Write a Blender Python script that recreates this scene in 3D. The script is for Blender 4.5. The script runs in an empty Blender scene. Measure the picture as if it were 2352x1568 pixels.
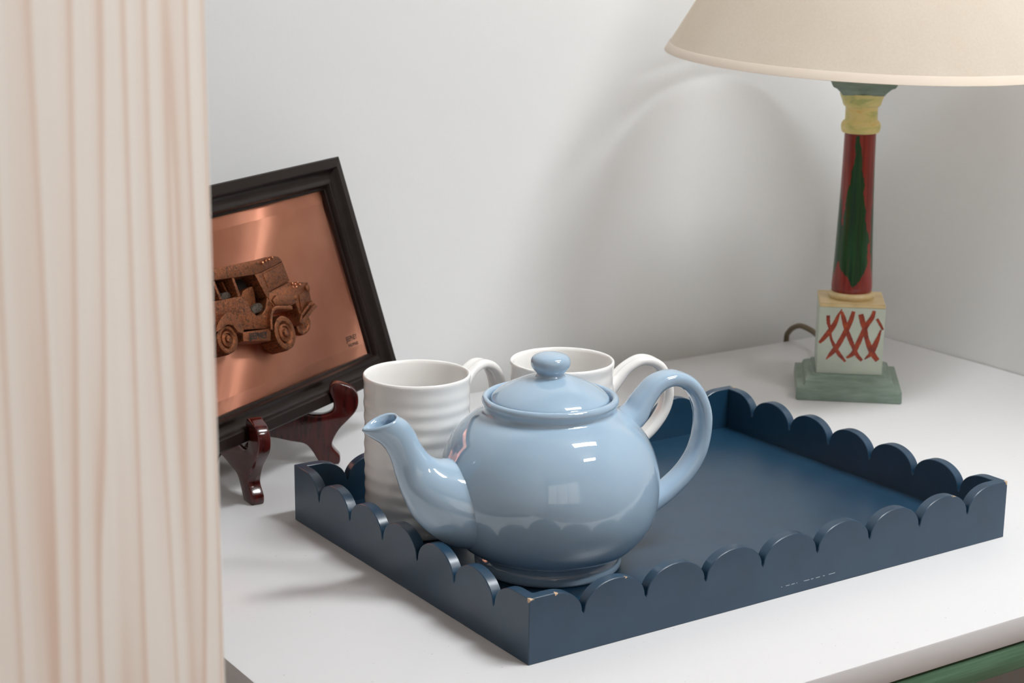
import bpy, bmesh, math, random
from mathutils import Vector, Matrix, noise
random.seed(7)
S = bpy.context.scene
COL = S.collection
R = math.radians

# ------------------------------------------------------------------ camera
cam_d = bpy.data.cameras.new('camera')
cam = bpy.data.objects.new('camera', cam_d)
COL.objects.link(cam)
cr, cu, cf = Vector((0.83640, -0.54810, 0.00894)), Vector((0.1240, 0.2051, 0.9708)), Vector((0.5339, 0.8109, -0.2395))
cf.normalize(); cr = (cr - cf * cr.dot(cf)).normalized(); cu = cr.cross(cf)
cam.matrix_world = Matrix(((cr.x, cu.x, -cf.x, -0.6454), (cr.y, cu.y, -cf.y, -0.9554), (cr.z, cu.z, -cf.z, 0.5193), (0, 0, 0, 1)))
cam_d.sensor_width = 36.0
cam_d.lens = 4059.5 / 2352 * 36
cam_d.clip_start = 0.02
cam_d.dof.use_dof = True
cam_d.dof.focus_distance = 1.36
cam_d.dof.aperture_fstop = 15
S.camera = cam

# ------------------------------------------------------------------ world, exposure
w = bpy.data.worlds.new('world'); S.world = w; w.use_nodes = True
w.node_tree.nodes['Background'].inputs[0].default_value = (0.8, 0.85, 0.9, 1)
w.node_tree.nodes['Background'].inputs[1].default_value = 0.2
S.view_settings.view_transform = 'Standard'
S.view_settings.look = 'None'
S.view_settings.gamma = 1.0
S.view_settings.use_curve_mapping = False
S.view_settings.exposure = 0.07
S.cycles.max_bounces = 8
S.cycles.diffuse_bounces = 4
FILL_GLOW = 0.95      # radiance of the added fill panel behind the camera
UP_FILL = 6.0    # radiance of the panels' upper side, added as fill off the ceiling
LIGHT = 58.0      # radiance of the ceiling panels
PANELS = [(0.45, 1.27, -0.63, -0.40, 1.0), (0.58, 1.16, -1.70, -1.48, 1.05)]   # x0,x1,y0,y1,gain

# ------------------------------------------------------------------ helpers
def srgb(r, g, b):
    f = lambda c: c / 12.92 if c <= 0.04045 else ((c + 0.055) / 1.055) ** 2.4
    return (f(r / 255), f(g / 255), f(b / 255), 1)

def mat(name, col, rough=0.5, **kw):
    m = bpy.data.materials.new(name); m.use_nodes = True
    b = m.node_tree.nodes['Principled BSDF']
    b.inputs['Base Color'].default_value = col
    b.inputs['Roughness'].default_value = rough
    for k, v in kw.items():
        b.inputs[k.replace('_', ' ')].default_value = v
    return m

class NT:
    """tiny node helper"""
    def __init__(s, m):
        s.t = m.node_tree; s.b = s.t.nodes.get('Principled BSDF'); s.out = s.t.nodes.get('Material Output')
    def n(s, typ, **kw):
        x = s.t.nodes.new(typ)
        for k, v in kw.items():
            if k.startswith('i_'):
                x.inputs[int(k[2:]) if k[2:].isdigit() else k[2:].replace('_', ' ')].default_value = v
            else: setattr(x, k, v)
        return x
    def l(s, a, b): s.t.links.new(a, b)
    def coord(s, kind='Object', scale=(1, 1, 1), loc=(0, 0, 0), rot=(0, 0, 0)):
        c = s.n('ShaderNodeTexCoord'); mp = s.n('ShaderNodeMapping')
        mp.inputs['Scale'].default_value = scale; mp.inputs['Location'].default_value = loc; mp.inputs['Rotation'].default_value = rot
        s.l(c.outputs[kind], mp.inputs[0]); return mp.outputs[0]
    def noise(s, vec, scale, detail=3, rough=0.5, dist=0.0):
        x = s.n('ShaderNodeTexNoise'); x.inputs['Scale'].default_value = scale; x.inputs['Detail'].default_value = detail
        x.inputs['Roughness'].default_value = rough; x.inputs['Distortion'].default_value = dist
        s.l(vec, x.inputs['Vector']); return x.outputs['Fac']
    def ramp(s, fac, stops):
        x = s.n('ShaderNodeValToRGB'); cr = x.color_ramp
        while len(cr.elements) < len(stops): cr.elements.new(0.5)
        for e, (p, c) in zip(cr.elements, stops):
            e.position = p; e.color = c if len(c) == 4 else (*c, 1)
        s.l(fac, x.inputs[0]); return x.outputs[0]
    def math(s, op, a, b=None, clamp=False):
        x = s.n('ShaderNodeMath', operation=op, use_clamp=clamp)
        for i, v in enumerate((a, b)):
            if v is None: continue
            if isinstance(v, (int, float)): x.inputs[i].default_value = v
            else: s.l(v, x.inputs[i])
        return x.outputs[0]
    def mix(s, fac, a, b, mode='MIX'):
        x = s.n('ShaderNodeMix', data_type='RGBA', blend_type=mode)
        for i, v in ((0, fac), (6, a), (7, b)):
            if isinstance(v, (int, float, tuple)): x.inputs[i].default_value = v
            else: s.l(v, x.inputs[i])
        return x.outputs[2]
    def bump(s, h, strength=0.2, dist=0.001):
        x = s.n('ShaderNodeBump'); x.inputs['Strength'].default_value = strength; x.inputs['Distance'].default_value = dist
        s.l(h, x.inputs['Height']); s.l(x.outputs[0], s.b.inputs['Normal']); return x.outputs[0]

def tag(o, label=None, cat=None, group=None, kind=None):
    if label: o['label'] = label
    if cat: o['category'] = cat
    if group: o['group'] = group
    if kind: o['kind'] = kind
    return o

def empty(name, loc=(0, 0, 0), rz=0.0):
    o = bpy.data.objects.new(name, None); COL.objects.link(o)
    o.location = loc; o.rotation_euler = (0, 0, rz); o.empty_display_size = 0.03
    return o

def link(name, me, m, parent=None, smooth=True, sharp=None):
    if m is not None: me.materials.append(m)
    if smooth:
        me.polygons.foreach_set('use_smooth', [True] * len(me.polygons))
        if sharp: me.set_sharp_from_angle(angle=R(sharp))
    o = bpy.data.objects.new(name, me); COL.objects.link(o)
    if parent: o.parent = parent
    return o

def from_bm(name, bm, m, parent=None, smooth=True, sharp=35):
    bmesh.ops.recalc_face_normals(bm, faces=bm.faces[:])
    me = bpy.data.meshes.new(name); bm.to_mesh(me); bm.free()
    return link(name, me, m, parent, smooth, sharp)

def add_box(bm, x0, x1, y0, y1, z0, z1):
    v = [bm.verts.new((x, y, z)) for x in (x0, x1) for y in (y0, y1) for z in (z0, z1)]
    for f in ((0, 1, 3, 2), (4, 6, 7, 5), (0, 4, 5, 1), (2, 3, 7, 6), (0, 2, 6, 4), (1, 5, 7, 3)):
        bm.faces.new([v[i] for i in f])

def box(name, x0, x1, y0, y1, z0, z1, m, parent=None, bevel=0.0, seg=2):
    bm = bmesh.new(); add_box(bm, x0, x1, y0, y1, z0, z1)
    if bevel:
        bmesh.ops.bevel(bm, geom=bm.edges[:], offset=bevel, segments=seg, affect='EDGES', profile=0.5)
    return from_bm(name, bm, m, parent, True, 30)

def crom(pts, sub):
    """Catmull-Rom through tuples"""
    out = []
    n = len(pts)
    for i in range(n - 1):
        p0, p1, p2, p3 = pts[max(i - 1, 0)], pts[i], pts[i + 1], pts[min(i + 2, n - 1)]
        for k in range(sub):
            t = k / sub
            out.append(tuple(0.5 * (2 * b + (c - a) * t + (2 * a - 5 * b + 4 * c - d) * t * t + (3 * b - a - 3 * c + d) * t ** 3)
                             for a, b, c, d in zip(p0, p1, p2, p3)))
    out.append(tuple(pts[-1])); return out

def lathe(name, prof, m, parent=None, seg=96, sub=0, wob=None, sharp=50):
    if sub: prof = crom(prof, sub)
    bm = bmesh.new(); rings = []
    for (r, z) in prof:
        if r < 1e-5: rings.append([bm.verts.new((0, 0, z))])
        else:
            ring = []
            for k in range(seg):
                a = 2 * math.pi * k / seg
                rr = r + (wob(a, z, r) if wob else 0)
                ring.append(bm.verts.new((rr * math.cos(a), rr * math.sin(a), z)))
            rings.append(ring)
    for a, b in zip(rings, rings[1:]):
        for k in range(seg):
            k2 = (k + 1) % seg
            if len(a) == 1 and len(b) == 1: continue
            if len(a) == 1: bm.faces.new((a[0], b[k], b[k2]))
            elif len(b) == 1: bm.faces.new((a[k], a[k2], b[0]))
            else: bm.faces.new((a[k], a[k2], b[k2], b[k]))
    return from_bm(name, bm, m, parent, True, sharp)

def prism(name, poly, y0, y1, m, parent=None, bevel=0.0, seg=2, sharp=35, M=None):
    """poly in (x,z) extruded between y0 and y1"""
    bm = bmesh.new()
    a = [bm.verts.new((x, y0, z)) for x, z in poly]; b = [bm.verts.new((x, y1, z)) for x, z in poly]
    bm.faces.new(a); bm.faces.new(b[::-1])
    n = len(poly)
    for i in range(n): bm.faces.new((a[i], b[i], b[(i + 1) % n], a[(i + 1) % n]))
    bmesh.ops.recalc_face_normals(bm, faces=bm.faces[:])
    if bevel:
        es = [e for e in bm.edges if abs(e.verts[0].co.y - e.verts[1].co.y) < 1e-7]
        bmesh.ops.bevel(bm, geom=es, offset=bevel, segments=seg, affect='EDGES', profile=0.5, clamp_overlap=True)
    if M: bmesh.ops.transform(bm, matrix=M, verts=bm.verts[:])
    return from_bm(name, bm, m, parent, True, sharp)

def sweep(bm, path, sizes, side, nseg=20, power=2.0, closed_ends=True):
    """tube along path; sizes = (in-plane half, side half) per point; side = constant side vector"""
    side = Vector(side).normalized(); rings = []
    P = [Vector(p) for p in path]
    for i, p in enumerate(P):
        t = (P[min(i + 1, len(P) - 1)] - P[max(i - 1, 0)]).normalized()
        nrm = t.cross(side).normalized()
        a, b = sizes[i]; ring = []
        for k in range(nseg):
            th = 2 * math.pi * k / nseg
            c, s_ = math.cos(th), math.sin(th)
            c = math.copysign(abs(c) ** (2 / power), c); s_ = math.copysign(abs(s_) ** (2 / power), s_)
            ring.append(bm.verts.new(p + nrm * (a * c) + side * (b * s_)))
        rings.append(ring)
    skin(bm, rings)
    if closed_ends: bm.faces.new(rings[0]); bm.faces.new(rings[-1][::-1])
    return rings

def skin(bm, rings):
    n = len(rings[0])
    for a, b in zip(rings, rings[1:]):
        for k in range(n): bm.faces.new((a[k], a[(k + 1) % n], b[(k + 1) % n], b[k]))

def text_mesh(body, size, bold=0.0):
    cu_ = bpy.data.curves.new('lettering', 'FONT'); cu_.body = body; cu_.size = size
    cu_.align_x = 'CENTER'; cu_.align_y = 'CENTER'; cu_.extrude = 0.0; cu_.offset = bold
    o = bpy.data.objects.new('tmp_lettering', cu_); COL.objects.link(o)
    dg = bpy.context.evaluated_depsgraph_get(); dg.update()
    me = bpy.data.meshes.new_from_object(o.evaluated_get(dg))
    bpy.data.objects.remove(o); bpy.data.curves.remove(cu_)
    return me

# ------------------------------------------------------------------ materials of the setting
def m_wall():
    m = mat('white_wall_paint', srgb(236, 237, 237), 0.7); t = NT(m)
    v = t.coord(); h = t.noise(v, 90, 4); h2 = t.noise(v, 900, 2)
    t.bump(t.math('ADD', h, t.math('MULTIPLY', h2, 0.3)), 0.12, 0.002); return m
M_WALL = m_wall()
M_FAR = mat('beige_wall_paint', srgb(164, 136, 110), 0.7)
M_CEIL = mat('ceiling_paint', srgb(238, 238, 238), 0.8)
def m_floor():
    m = mat('brown_floor_boards', srgb(128, 96, 76), 0.5); t = NT(m)
    f = t.noise(t.coord(scale=(12, 1.2, 1)), 6, 5)
    t.l(t.ramp(f, [(0.3, srgb(104, 78, 62)), (0.7, srgb(148, 112, 90))]), t.b.inputs[0]); return m
M_FLOOR = m_floor()

# ------------------------------------------------------------------ the room
TW, WX, WY, FZ, CZ = -0.175, 0.927, 0.662, -0.74, 2.36
PZ = 2.03       # hanging height of the light panels
X0, X1, Y0 = -2.7, 2.6, -3.6
PH = 0.95      # top of the low partition on the right
tag(box('floor', X0, X1, Y0, WY, FZ - 0.05, FZ, M_FLOOR), 'brown floor of the room', 'floor', kind='structure')
tag(box('ceiling', X0, X1, Y0, WY, CZ, CZ + 0.05, M_CEIL), 'white ceiling of the room', 'ceiling', kind='structure')
tag(box('wall_back', X0, X1, WY, WY + 0.1, FZ, CZ, M_WALL), 'white wall behind the lamp and the framed relief', 'wall', kind='structure')
tag(box('wall_right', WX, WX + 0.06, -0.9, WY, FZ, PH, M_WALL), 'white partition wall on the right beside the lamp', 'wall', kind='structure')
tag(box('wall_far_right', X1, X1 + 0.1, Y0, WY + 0.1, FZ, CZ, M_FAR), 'beige wall beyond the partition on the right', 'wall', kind='structure')
tag(box('wall_left', X0 - 0.1, X0, Y0, WY + 0.1, FZ, CZ, M_WALL), 'white wall on the left of the room', 'wall', kind='structure')
tag(box('wall_front', X0, X1, Y0 - 0.1, Y0, FZ, CZ, M_FAR), 'beige wall at the near end of the room', 'wall', kind='structure')

# unseen glowing panel in window form, added behind the camera as fill light
FILL_RECT = (-2.5, -0.1, 0.05, 1.75)
fill_root = tag(empty('fill_panel_1', ((FILL_RECT[0] + FILL_RECT[1]) / 2, Y0, FILL_RECT[2])), 'wide glowing fill panel in window form, added unseen behind the viewer', 'fill light', kind='structure')
def m_fill():
    m = bpy.data.materials.new('fill_glow'); m.use_nodes = True; t = m.node_tree
    t.nodes.remove(t.nodes['Principled BSDF']); e = t.nodes.new('ShaderNodeEmission')
    e.inputs[0].default_value = (1.0, 0.89, 0.77, 1); e.inputs[1].default_value = FILL_GLOW
    t.links.new(e.outputs[0], t.nodes['Material Output'].inputs[0]); return m
wx, wz = (FILL_RECT[1] - FILL_RECT[0]) / 2, FILL_RECT[3] - FILL_RECT[2]
M_WFR = mat('white_fill_frame_paint', srgb(236, 234, 230), 0.4)
for k in range(3):
    box('fill_pane', -wx + 2 * wx / 3 * k + 0.03, -wx + 2 * wx / 3 * (k + 1) - 0.03, 0.002, 0.012, 0.03, wz - 0.03, m_fill() if k == 0 else bpy.data.materials['fill_glow'], fill_root)
for k in range(4):
    xk = -wx + 2 * wx / 3 * k; box('fill_frame', xk - 0.03, xk + 0.03, 0.0, 0.04, 0.0, wz, M_WFR, fill_root)
for zk in (0.0, wz - 0.03): box('fill_frame', -wx, wx, 0.0, 0.035, zk, zk + 0.03, M_WFR, fill_root)

M_HOUSING = mat('white_metal_housing', srgb(235, 235, 235), 0.4)
def m_panel(g, nm='lit_diffuser'):
    m = bpy.data.materials.new(nm); m.use_nodes = True; t = m.node_tree
    t.nodes.remove(t.nodes['Principled BSDF']); e = t.nodes.new('ShaderNodeEmission')
    e.inputs[0].default_value = (0.955, 0.985, 1.0, 1); e.inputs[1].default_value = g
    t.links.new(e.outputs[0], t.nodes['Material Output'].inputs[0]); return m
for i, (x0, x1, y0, y1, g) in enumerate(PANELS):
    L_ = empty('ceiling_light', ((x0 + x1) / 2, (y0 + y1) / 2, PZ))
    tag(L_, ['long white hanging light panel nearer the back wall', 'shorter white hanging light panel farther from the back wall'][i], 'ceiling light')
    hx, hy = (x1 - x0) / 2, (y1 - y0) / 2
    bm = bmesh.new()
    for a in ((-hx - 0.012, -hx, -hy - 0.012, hy + 0.012), (hx, hx + 0.012, -hy - 0.012, hy + 0.012), (-hx, hx, -hy - 0.012, -hy), (-hx, hx, hy, hy + 0.012)):
        add_box(bm, *a, -0.045, 0)
    from_bm('housing', bm, M_HOUSING, L_, False)
    box('diffuser', -hx, hx, -hy, hy, -0.04, -0.032, m_panel(LIGHT * g), L_)
    box('up_fill', -hx, hx, -hy, hy, -0.010, -0.004, m_panel(UP_FILL * g, 'fill_upper_side'), L_)  # glowing top added to brighten the ceiling for soft overhead fill
    box('pan', -hx, hx, -hy, hy, -0.030, -0.012, M_HOUSING, L_)
    for sx_ in (-1, 1):
        for sy_ in (-1, 1):
            lathe('hanger', [(0.0022, -0.002), (0.0022, CZ - PZ)], M_HOUSING, L_, 8).location = (sx_ * (hx + 0.006), sy_ * (hy + 0.006), 0)

# ------------------------------------------------------------------ table
def m_tabletop():
    m = mat('white_table_paint', srgb(221, 220, 221), 0.33); t = NT(m)
    v = t.coord(scale=(3, 60, 3)); t.bump(t.noise(v, 8, 4), 0.05, 0.001)
    v2 = t.coord(); f = t.noise(v2, 260, 2)
    t.l(t.ramp(f, [(0.22, srgb(196, 190, 188)), (0.25, srgb(221, 220, 221))]), t.b.inputs[0]); return m
def m_green():
    m = mat('green_table_paint', srgb(84, 116, 92), 0.42); t = NT(m)
    f = t.noise(t.coord(scale=(4, 4, 120)), 5, 4)
    t.l(t.ramp(f, [(0.35, srgb(86, 122, 96)), (0.7, srgb(104, 142, 114))]), t.b.inputs[0]); return m
M_TOP, M_GREEN = m_tabletop(), m_green()
M_DARK = mat('dark_gap_wood', srgb(34, 28, 24), 0.7)
TY0, TY1 = -0.124, 0.629
tb = empty('side_table', ((TW + WX) / 2, (TY0 + TY1) / 2, FZ))
tag(tb, 'white topped table with green apron standing in the wall corner', 'table')
tx, ty = tb.location.x, tb.location.y
def tbox(name, x0, x1, y0, y1, z0, z1, m, bev=0.001):
    return box(name, x0 - tx, x1 - tx, y0 - ty, y1 - ty, z0 - FZ, z1 - FZ, m, tb, bev)
tbox('table_top', TW, WX - 0.001, TY0, TY1, -0.0215, 0.0, M_TOP, 0.0016)
tbox('spacer_rail', TW + 0.03, WX - 0.03, TY0 + 0.012, TY1 - 0.02, -0.0245, -0.0215, M_DARK, 0)
for a in ((TW + 0.012, WX - 0.012, TY0 + 0.001, TY0 + 0.021), (TW + 0.012, WX - 0.012, TY1 - 0.03, TY1 - 0.01)):
    tbox('apron', *a, -0.0445, -0.0245, M_GREEN, 0.0012)
for a in ((TW + 0.012, TW + 0.032, TY0 + 0.021, TY1 - 0.03), (WX - 0.032, WX - 0.012, TY0 + 0.021, TY1 - 0.03)):
    tbox('apron', *a, -0.0445, -0.0245, M_GREEN, 0.0012)
for x in (TW + 0.014, WX - 0.054):
    for y in (TY0 + 0.003, TY1 - 0.052):
        tbox('leg', x, x + 0.04, y, y + 0.04, FZ, -0.0445, M_GREEN, 0.002)

# ------------------------------------------------------------------ pine upright in the foreground
def m_pine():
    m = mat('pale_pine', srgb(224, 212, 198), 0.5); t = NT(m)
    c = t.n('ShaderNodeTexCoord'); sp = t.n('ShaderNodeSeparateXYZ'); t.l(c.outputs['Object'], sp.inputs[0])
    # slow warps of the growth rings
    wv = t.coord(scale=(6, 6, 0.9)); n1 = t.noise(wv, 1.6, 1)
    wv2 = t.coord(scale=(22, 22, 1.2), loc=(3, 1, 2)); n2 = t.noise(wv2, 1.5, 1)
    z2 = t.math('MULTIPLY', t.math('POWER', t.math('ABSOLUTE', t.math('ADD', sp.outputs[2], -0.90)), 1.7), 0.055)
    x = t.math('ADD', t.math('SUBTRACT', sp.outputs[0], z2), t.math('ADD', t.math('MULTIPLY', n1, 0.070), t.math('MULTIPLY', n2, 0.046)))
    ph = t.math('FRACT', t.math('MULTIPLY', t.math('ADD', x, t.math('MULTIPLY', sp.outputs[1], 0.5)), 48.0))
    line = t.ramp(ph, [(0.0, (0, 0, 0)), (0.42, (0.04, 0.04, 0.04)), (0.70, (0.35, 0.35, 0.35)), (0.86, (1, 1, 1)), (0.93, (0.9, 0.9, 0.9)), (1.0, (0, 0, 0))])
    var = t.noise(t.coord(scale=(30, 30, 1.0), loc=(0, 5, 0)), 1.3, 1)
    amt = t.math('MULTIPLY', line, t.math('ADD', 0.35, t.math('MULTIPLY', var, 0.9)), True)
    fine = t.noise(t.coord(scale=(240, 240, 2)), 3, 3)
    base = t.ramp(fine, [(0.3, srgb(240, 232, 222)), (0.75, srgb(246, 239, 231))])
    t.l(t.mix(amt, base, srgb(219, 190, 169)), t.b.inputs[0]); return m
M_PINE = m_pine()
PX1, PY = -0.3680, -0.316
post = empty('pine_upright', (PX1, PY, FZ), R(44))
post.rotation_euler = (0, R(0.22), R(44))
tag(post, 'tall pale pine board standing blurred in the left foreground', 'board')
box('board', -0.22, 0.0, 0.0, 0.04, 0, CZ - FZ, M_PINE, post, 0.0022, 3)

# ------------------------------------------------------------------ scalloped tray
def m_tray():
    m = mat('navy_tray_paint', srgb(28, 58, 84), 0.42, Specular_IOR_Level=0.8); t = NT(m)
    v = t.coord(); n = t.noise(v, 38, 4); fine = t.noise(v, 700, 2)
    base = t.ramp(n, [(0.3, srgb(20, 54, 78)), (0.7, srgb(25, 61, 86))])
    # bare wood chips near a few worn corners and scallop edges
    chip = None
    for (px, py, pz, rr) in ((0, 0, 0.05, 0.0030), (0.0235, 0.0, 0.0505, 0.0022), (0.085, 0.0, 0.0502, 0.0022), (0.490, 0, 0.05, 0.0030), (0.425, 0.0, 0.050, 0.0025), (0.0, 0.105, 0.0503, 0.002), (0.4895, 0.3, 0.05, 0.002), (0.49, 0.353, 0.05, 0.003)):
        d = t.n('ShaderNodeVectorMath', operation='DISTANCE'); t.l(v, d.inputs[0]); d.inputs[1].default_value = (px, py, pz)
        k = t.math('LESS_THAN', t.math('ADD', d.outputs['Value'], t.math('MULTIPLY', t.math('SUBTRACT', n2_(t, v), 0.5), 0.006)), rr)
        chip = k if chip is None else t.math('MAXIMUM', chip, k)
    c = base
    # a thin rubbed scratch low on the front board
    sx = t.n('ShaderNodeSeparateXYZ'); t.l(v, sx.inputs[0])
    on = t.math('MULTIPLY', t.math('LESS_THAN', t.math('ABSOLUTE', t.math('SUBTRACT', sx.outputs[2], 0.0085)), 0.0003),
                t.math('MULTIPLY', t.math('LESS_THAN', t.math('ABSOLUTE', t.math('SUBTRACT', sx.outputs[0], 0.265)), 0.030), t.math('LESS_THAN', sx.outputs[1], 0.0005)))
    on = t.math('MULTIPLY', on, t.math('GREATER_THAN', t.noise(v, 260, 1), 0.5))
    c = t.mix(t.math('MULTIPLY', on, 0.7), c, srgb(190, 200, 205))
    t.l(t.mix(chip, c, srgb(206, 176, 140)), t.b.inputs[0])
    t.b.inputs['Roughness'].default_value = 0.33
    return m
_n2 = {}
def n2_(t, v):
    if t.t not in _n2: _n2[t.t] = t.noise(v, 420, 2)
    return _n2[t.t]
M_TRAY = m_tray()
TRW, TRD, TRH, TRT, TRN = 0.490, 0.3606, 0.050, 0.0088, 0.0312
def scallop_profile(L, n, p):
    """closed (s,z) outline of a board of length L with n notches at pitch p"""
    st = (L - (n - 1) * p) / 2; g = 0.0011
    pts = [(0, 0.0), (L, 0.0), (L, TRH)]
    top = []
    b = TRH - TRN
    notches = [st + i * p for i in range(n)]
    a = p / 2 - g
    top.append((0, TRH))
    flat = max(notches[0] - g - a * 0.98, 0.012)
    aa = notches[0] - g - flat
    for k in range(0, 15):
        th = math.pi / 2 * (1 - k / 14); top.append((flat + aa * math.cos(th), TRN + b * math.sin(th)))
    for i in range(n):
        top.append((notches[i], TRN - 0.0018))
        if i < n - 1:
            cx = notches[i] + p / 2
            for k in range(0, 25):
                th = math.pi * (1 - k / 24); top.append((cx + a * math.cos(th), TRN + b * math.sin(th)))
    for k in range(0, 15):
        th = math.pi / 2 * (k / 14); top.append((L - flat - aa * math.cos(th), TRN + b * math.sin(th)))
    clean = []
    for q in top + []:
        if not clean or math.hypot(q[0] - clean[-1][0], q[1] - clean[-1][1]) > 2e-4: clean.append(q)
    return pts[:2] + [(L, TRH)] + clean[::-1]
def tray_board(L, n, p, M, parent):
    poly = scallop_profile(L, n, p)
    bm = bmesh.new(); T_ = TRT
    a = [bm.verts.new((x, 0, z)) for x, z in poly]
    b = [bm.verts.new((min(max(x, T_), L - T_), T_, z)) for x, z in poly]
    N = len(poly)
    bm.faces.new(a); bm.faces.new(b[::-1])
    for i in range(N):
        vs = (a[i], b[i], b[(i + 1) % N], a[(i + 1) % N])
        bm.faces.new(vs)
    bmesh.ops.remove_doubles(bm, verts=bm.verts[:], dist=1e-6)
    bmesh.ops.recalc_face_normals(bm, faces=bm.faces[:])
    es = [e for e in bm.edges if len(e.link_faces) == 2 and e.calc_face_angle(0) > R(55) and e.calc_length() > 1e-4
          and abs(e.verts[0].co.y - e.verts[1].co.y) < 1e-6]
    bmesh.ops.bevel(bm, geom=es, offset=0.0005, segments=1, affect='EDGES')
    bmesh.ops.transform(bm, matrix=M, verts=bm.verts[:])
    return from_bm('side_board', bm, M_TRAY, parent, True, 28)
tray = empty('scalloped_tray', (0, 0, 0), 0.0075)
tag(tray, 'navy blue painted wooden tray with scalloped edges on the white table', 'tray')
box('base_panel', TRT - 0.001, TRW - TRT + 0.001, TRT - 0.001, TRD - TRT + 0.001, 0.0015, 0.0100, M_TRAY, tray)
tray_board(TRW, 8, 0.0565, Matrix.Identity(4), tray)
tray_board(TRW, 8, 0.0565, Matrix.Translation((TRW, TRD, 0)) @ Matrix.Rotation(math.pi, 4, 'Z'), tray)
tray_board(TRD, 6, 0.0539, Matrix.Translation((0, TRD, 0)) @ Matrix.Rotation(-math.pi / 2, 4, 'Z'), tray)
tray_board(TRD, 6, 0.0539, Matrix.Translation((TRW, 0, 0)) @ Matrix.Rotation(math.pi / 2, 4, 'Z'), tray)
ZF = 0.0100

# ------------------------------------------------------------------ teapot
def m_glaze(name, col, rough=0.035, **kw):
    m = mat(name, col, rough, **kw); t = NT(m)
    t.bump(t.noise(t.coord(), 18, 1), 0.008, 0.002); return m
M_BLUE = m_glaze('pale_blue_glaze', srgb(166, 192, 214), 0.015, Specular_IOR_Level=0.85, Coat_Weight=0.5, Coat_Roughness=0.01)
pot = empty('teapot', (0.1112, 0.1388, ZF), R(-10))
tag(pot, 'glossy pale blue ceramic teapot standing on the navy tray', 'teapot')
body_prof = [(0.0, 0.0045), (0.040, 0.004), (0.0505, 0.003), (0.0525, 0.0004), (0.0545, 0.0), (0.0570, 0.0004), (0.0585, 0.0022), (0.0588, 0.0050), (0.0578, 0.0085), (0.0558, 0.0115), (0.0546, 0.0132),
             (0.0560, 0.0142), (0.0600, 0.0150), (0.0680, 0.0192), (0.0762, 0.0275), (0.0828, 0.0385), (0.0865, 0.0520), (0.0876, 0.0665), (0.0862, 0.0810), (0.0815, 0.0960), (0.0740, 0.1090), (0.0645, 0.1190), (0.0565, 0.1240), (0.0525, 0.1262),
             (0.0515, 0.1285), (0.0520, 0.1310), (0.0534, 0.1335), (0.0538, 0.1355), (0.0530, 0.1376), (0.0512, 0.1386), (0.0494, 0.1380), (0.0482, 0.1362), (0.0478, 0.1335), (0.0455, 0.1322), (0.0430, 0.1318), (0.0425, 0.1290), (0.0440, 0.1250)]
lathe('body', body_prof, M_BLUE, pot, 128, 4, sharp=80)
lid = lathe('lid', [(0.0, 0.1545), (0.0125, 0.1538), (0.0240, 0.1505), (0.0340, 0.1460), (0.0410, 0.1418), (0.0450, 0.1384), (0.0462, 0.1365), (0.0460, 0.1345), (0.0445, 0.1332), (0.040, 0.1335), (0.0, 0.1400)], M_BLUE, pot, 96, 4, sharp=80)
lathe('knob', [(0.0132, 0.1525), (0.0116, 0.1543), (0.0108, 0.1556), (0.0112, 0.1570), (0.0132, 0.1593), (0.0150, 0.1620), (0.0156, 0.1648), (0.0151, 0.1677), (0.0130, 0.1701), (0.0085, 0.1718), (0.004, 0.1724), (0.0, 0.1725)], M_BLUE, lid, 64, 4, sharp=80)
def spout():
    pairs = [((-0.1544, 0.1262), (-0.1262, 0.1352), 0.0115), ((-0.1490, 0.1212), (-0.1190, 0.1302), 0.0125), ((-0.1385, 0.1130), (-0.1130, 0.1215), 0.0122), ((-0.1318, 0.1012), (-0.1078, 0.1108), 0.0128), ((-0.1270, 0.0851), (-0.1000, 0.1010), 0.0155),
             ((-0.1215, 0.0690), (-0.0905, 0.0962), 0.0225), ((-0.1120, 0.0500), (-0.0790, 0.0950), 0.0305), ((-0.0940, 0.0320), (-0.0700, 0.0930), 0.0375), ((-0.0740, 0.0240), (-0.0600, 0.0900), 0.0410), ((-0.0500, 0.0240), (-0.0480, 0.0860), 0.0380)]
    flat = crom([(*a, *b, w_) for a, b, w_ in pairs], 5)
    NS = 40; bm = bmesh.new()
    def ring(f, k=1.0, dz=0.0, egg=0.0):
        a, b, w_ = Vector((f[0], 0, f[1])), Vector((f[2], 0, f[3])), f[4]
        c, h = (a + b) / 2, (b - a) / 2; out = []
        for i in range(NS):
            th = 2 * math.pi * i / NS
            ct, st = math.cos(th), math.sin(th)
            ww = w_ * (1 + egg * ct)          # narrower toward the pouring lip
            out.append(bm.verts.new(c + h * (k * ct) + Vector((0, k * ww * st, dz))))
        return out
    rings = []
    # inner bore (bottom to lip), then lip, then outside down to the root
    for j in (22, 16, 12, 8, 5, 3):
        rings.append(ring(flat[j], 0.66 if j > 5 else 0.70, 0, 0.0))
    rings.append(ring(flat[1], 0.78, 0.0015, 0.25)); rings.append(ring(flat[0], 0.84, 0.0008, 0.35)); rings.append(ring(flat[0], 0.93, 0.0016, 0.35))
    for j, f in enumerate(flat):
        rings.append(ring(f, 1.0, 0, max(0.35 - j * 0.05, 0.0)))
    skin(bm, rings)
    bm.faces.new(rings[0])
    o = from_bm('spout', bm, M_BLUE, pot, True, None); return o
spout()
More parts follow.
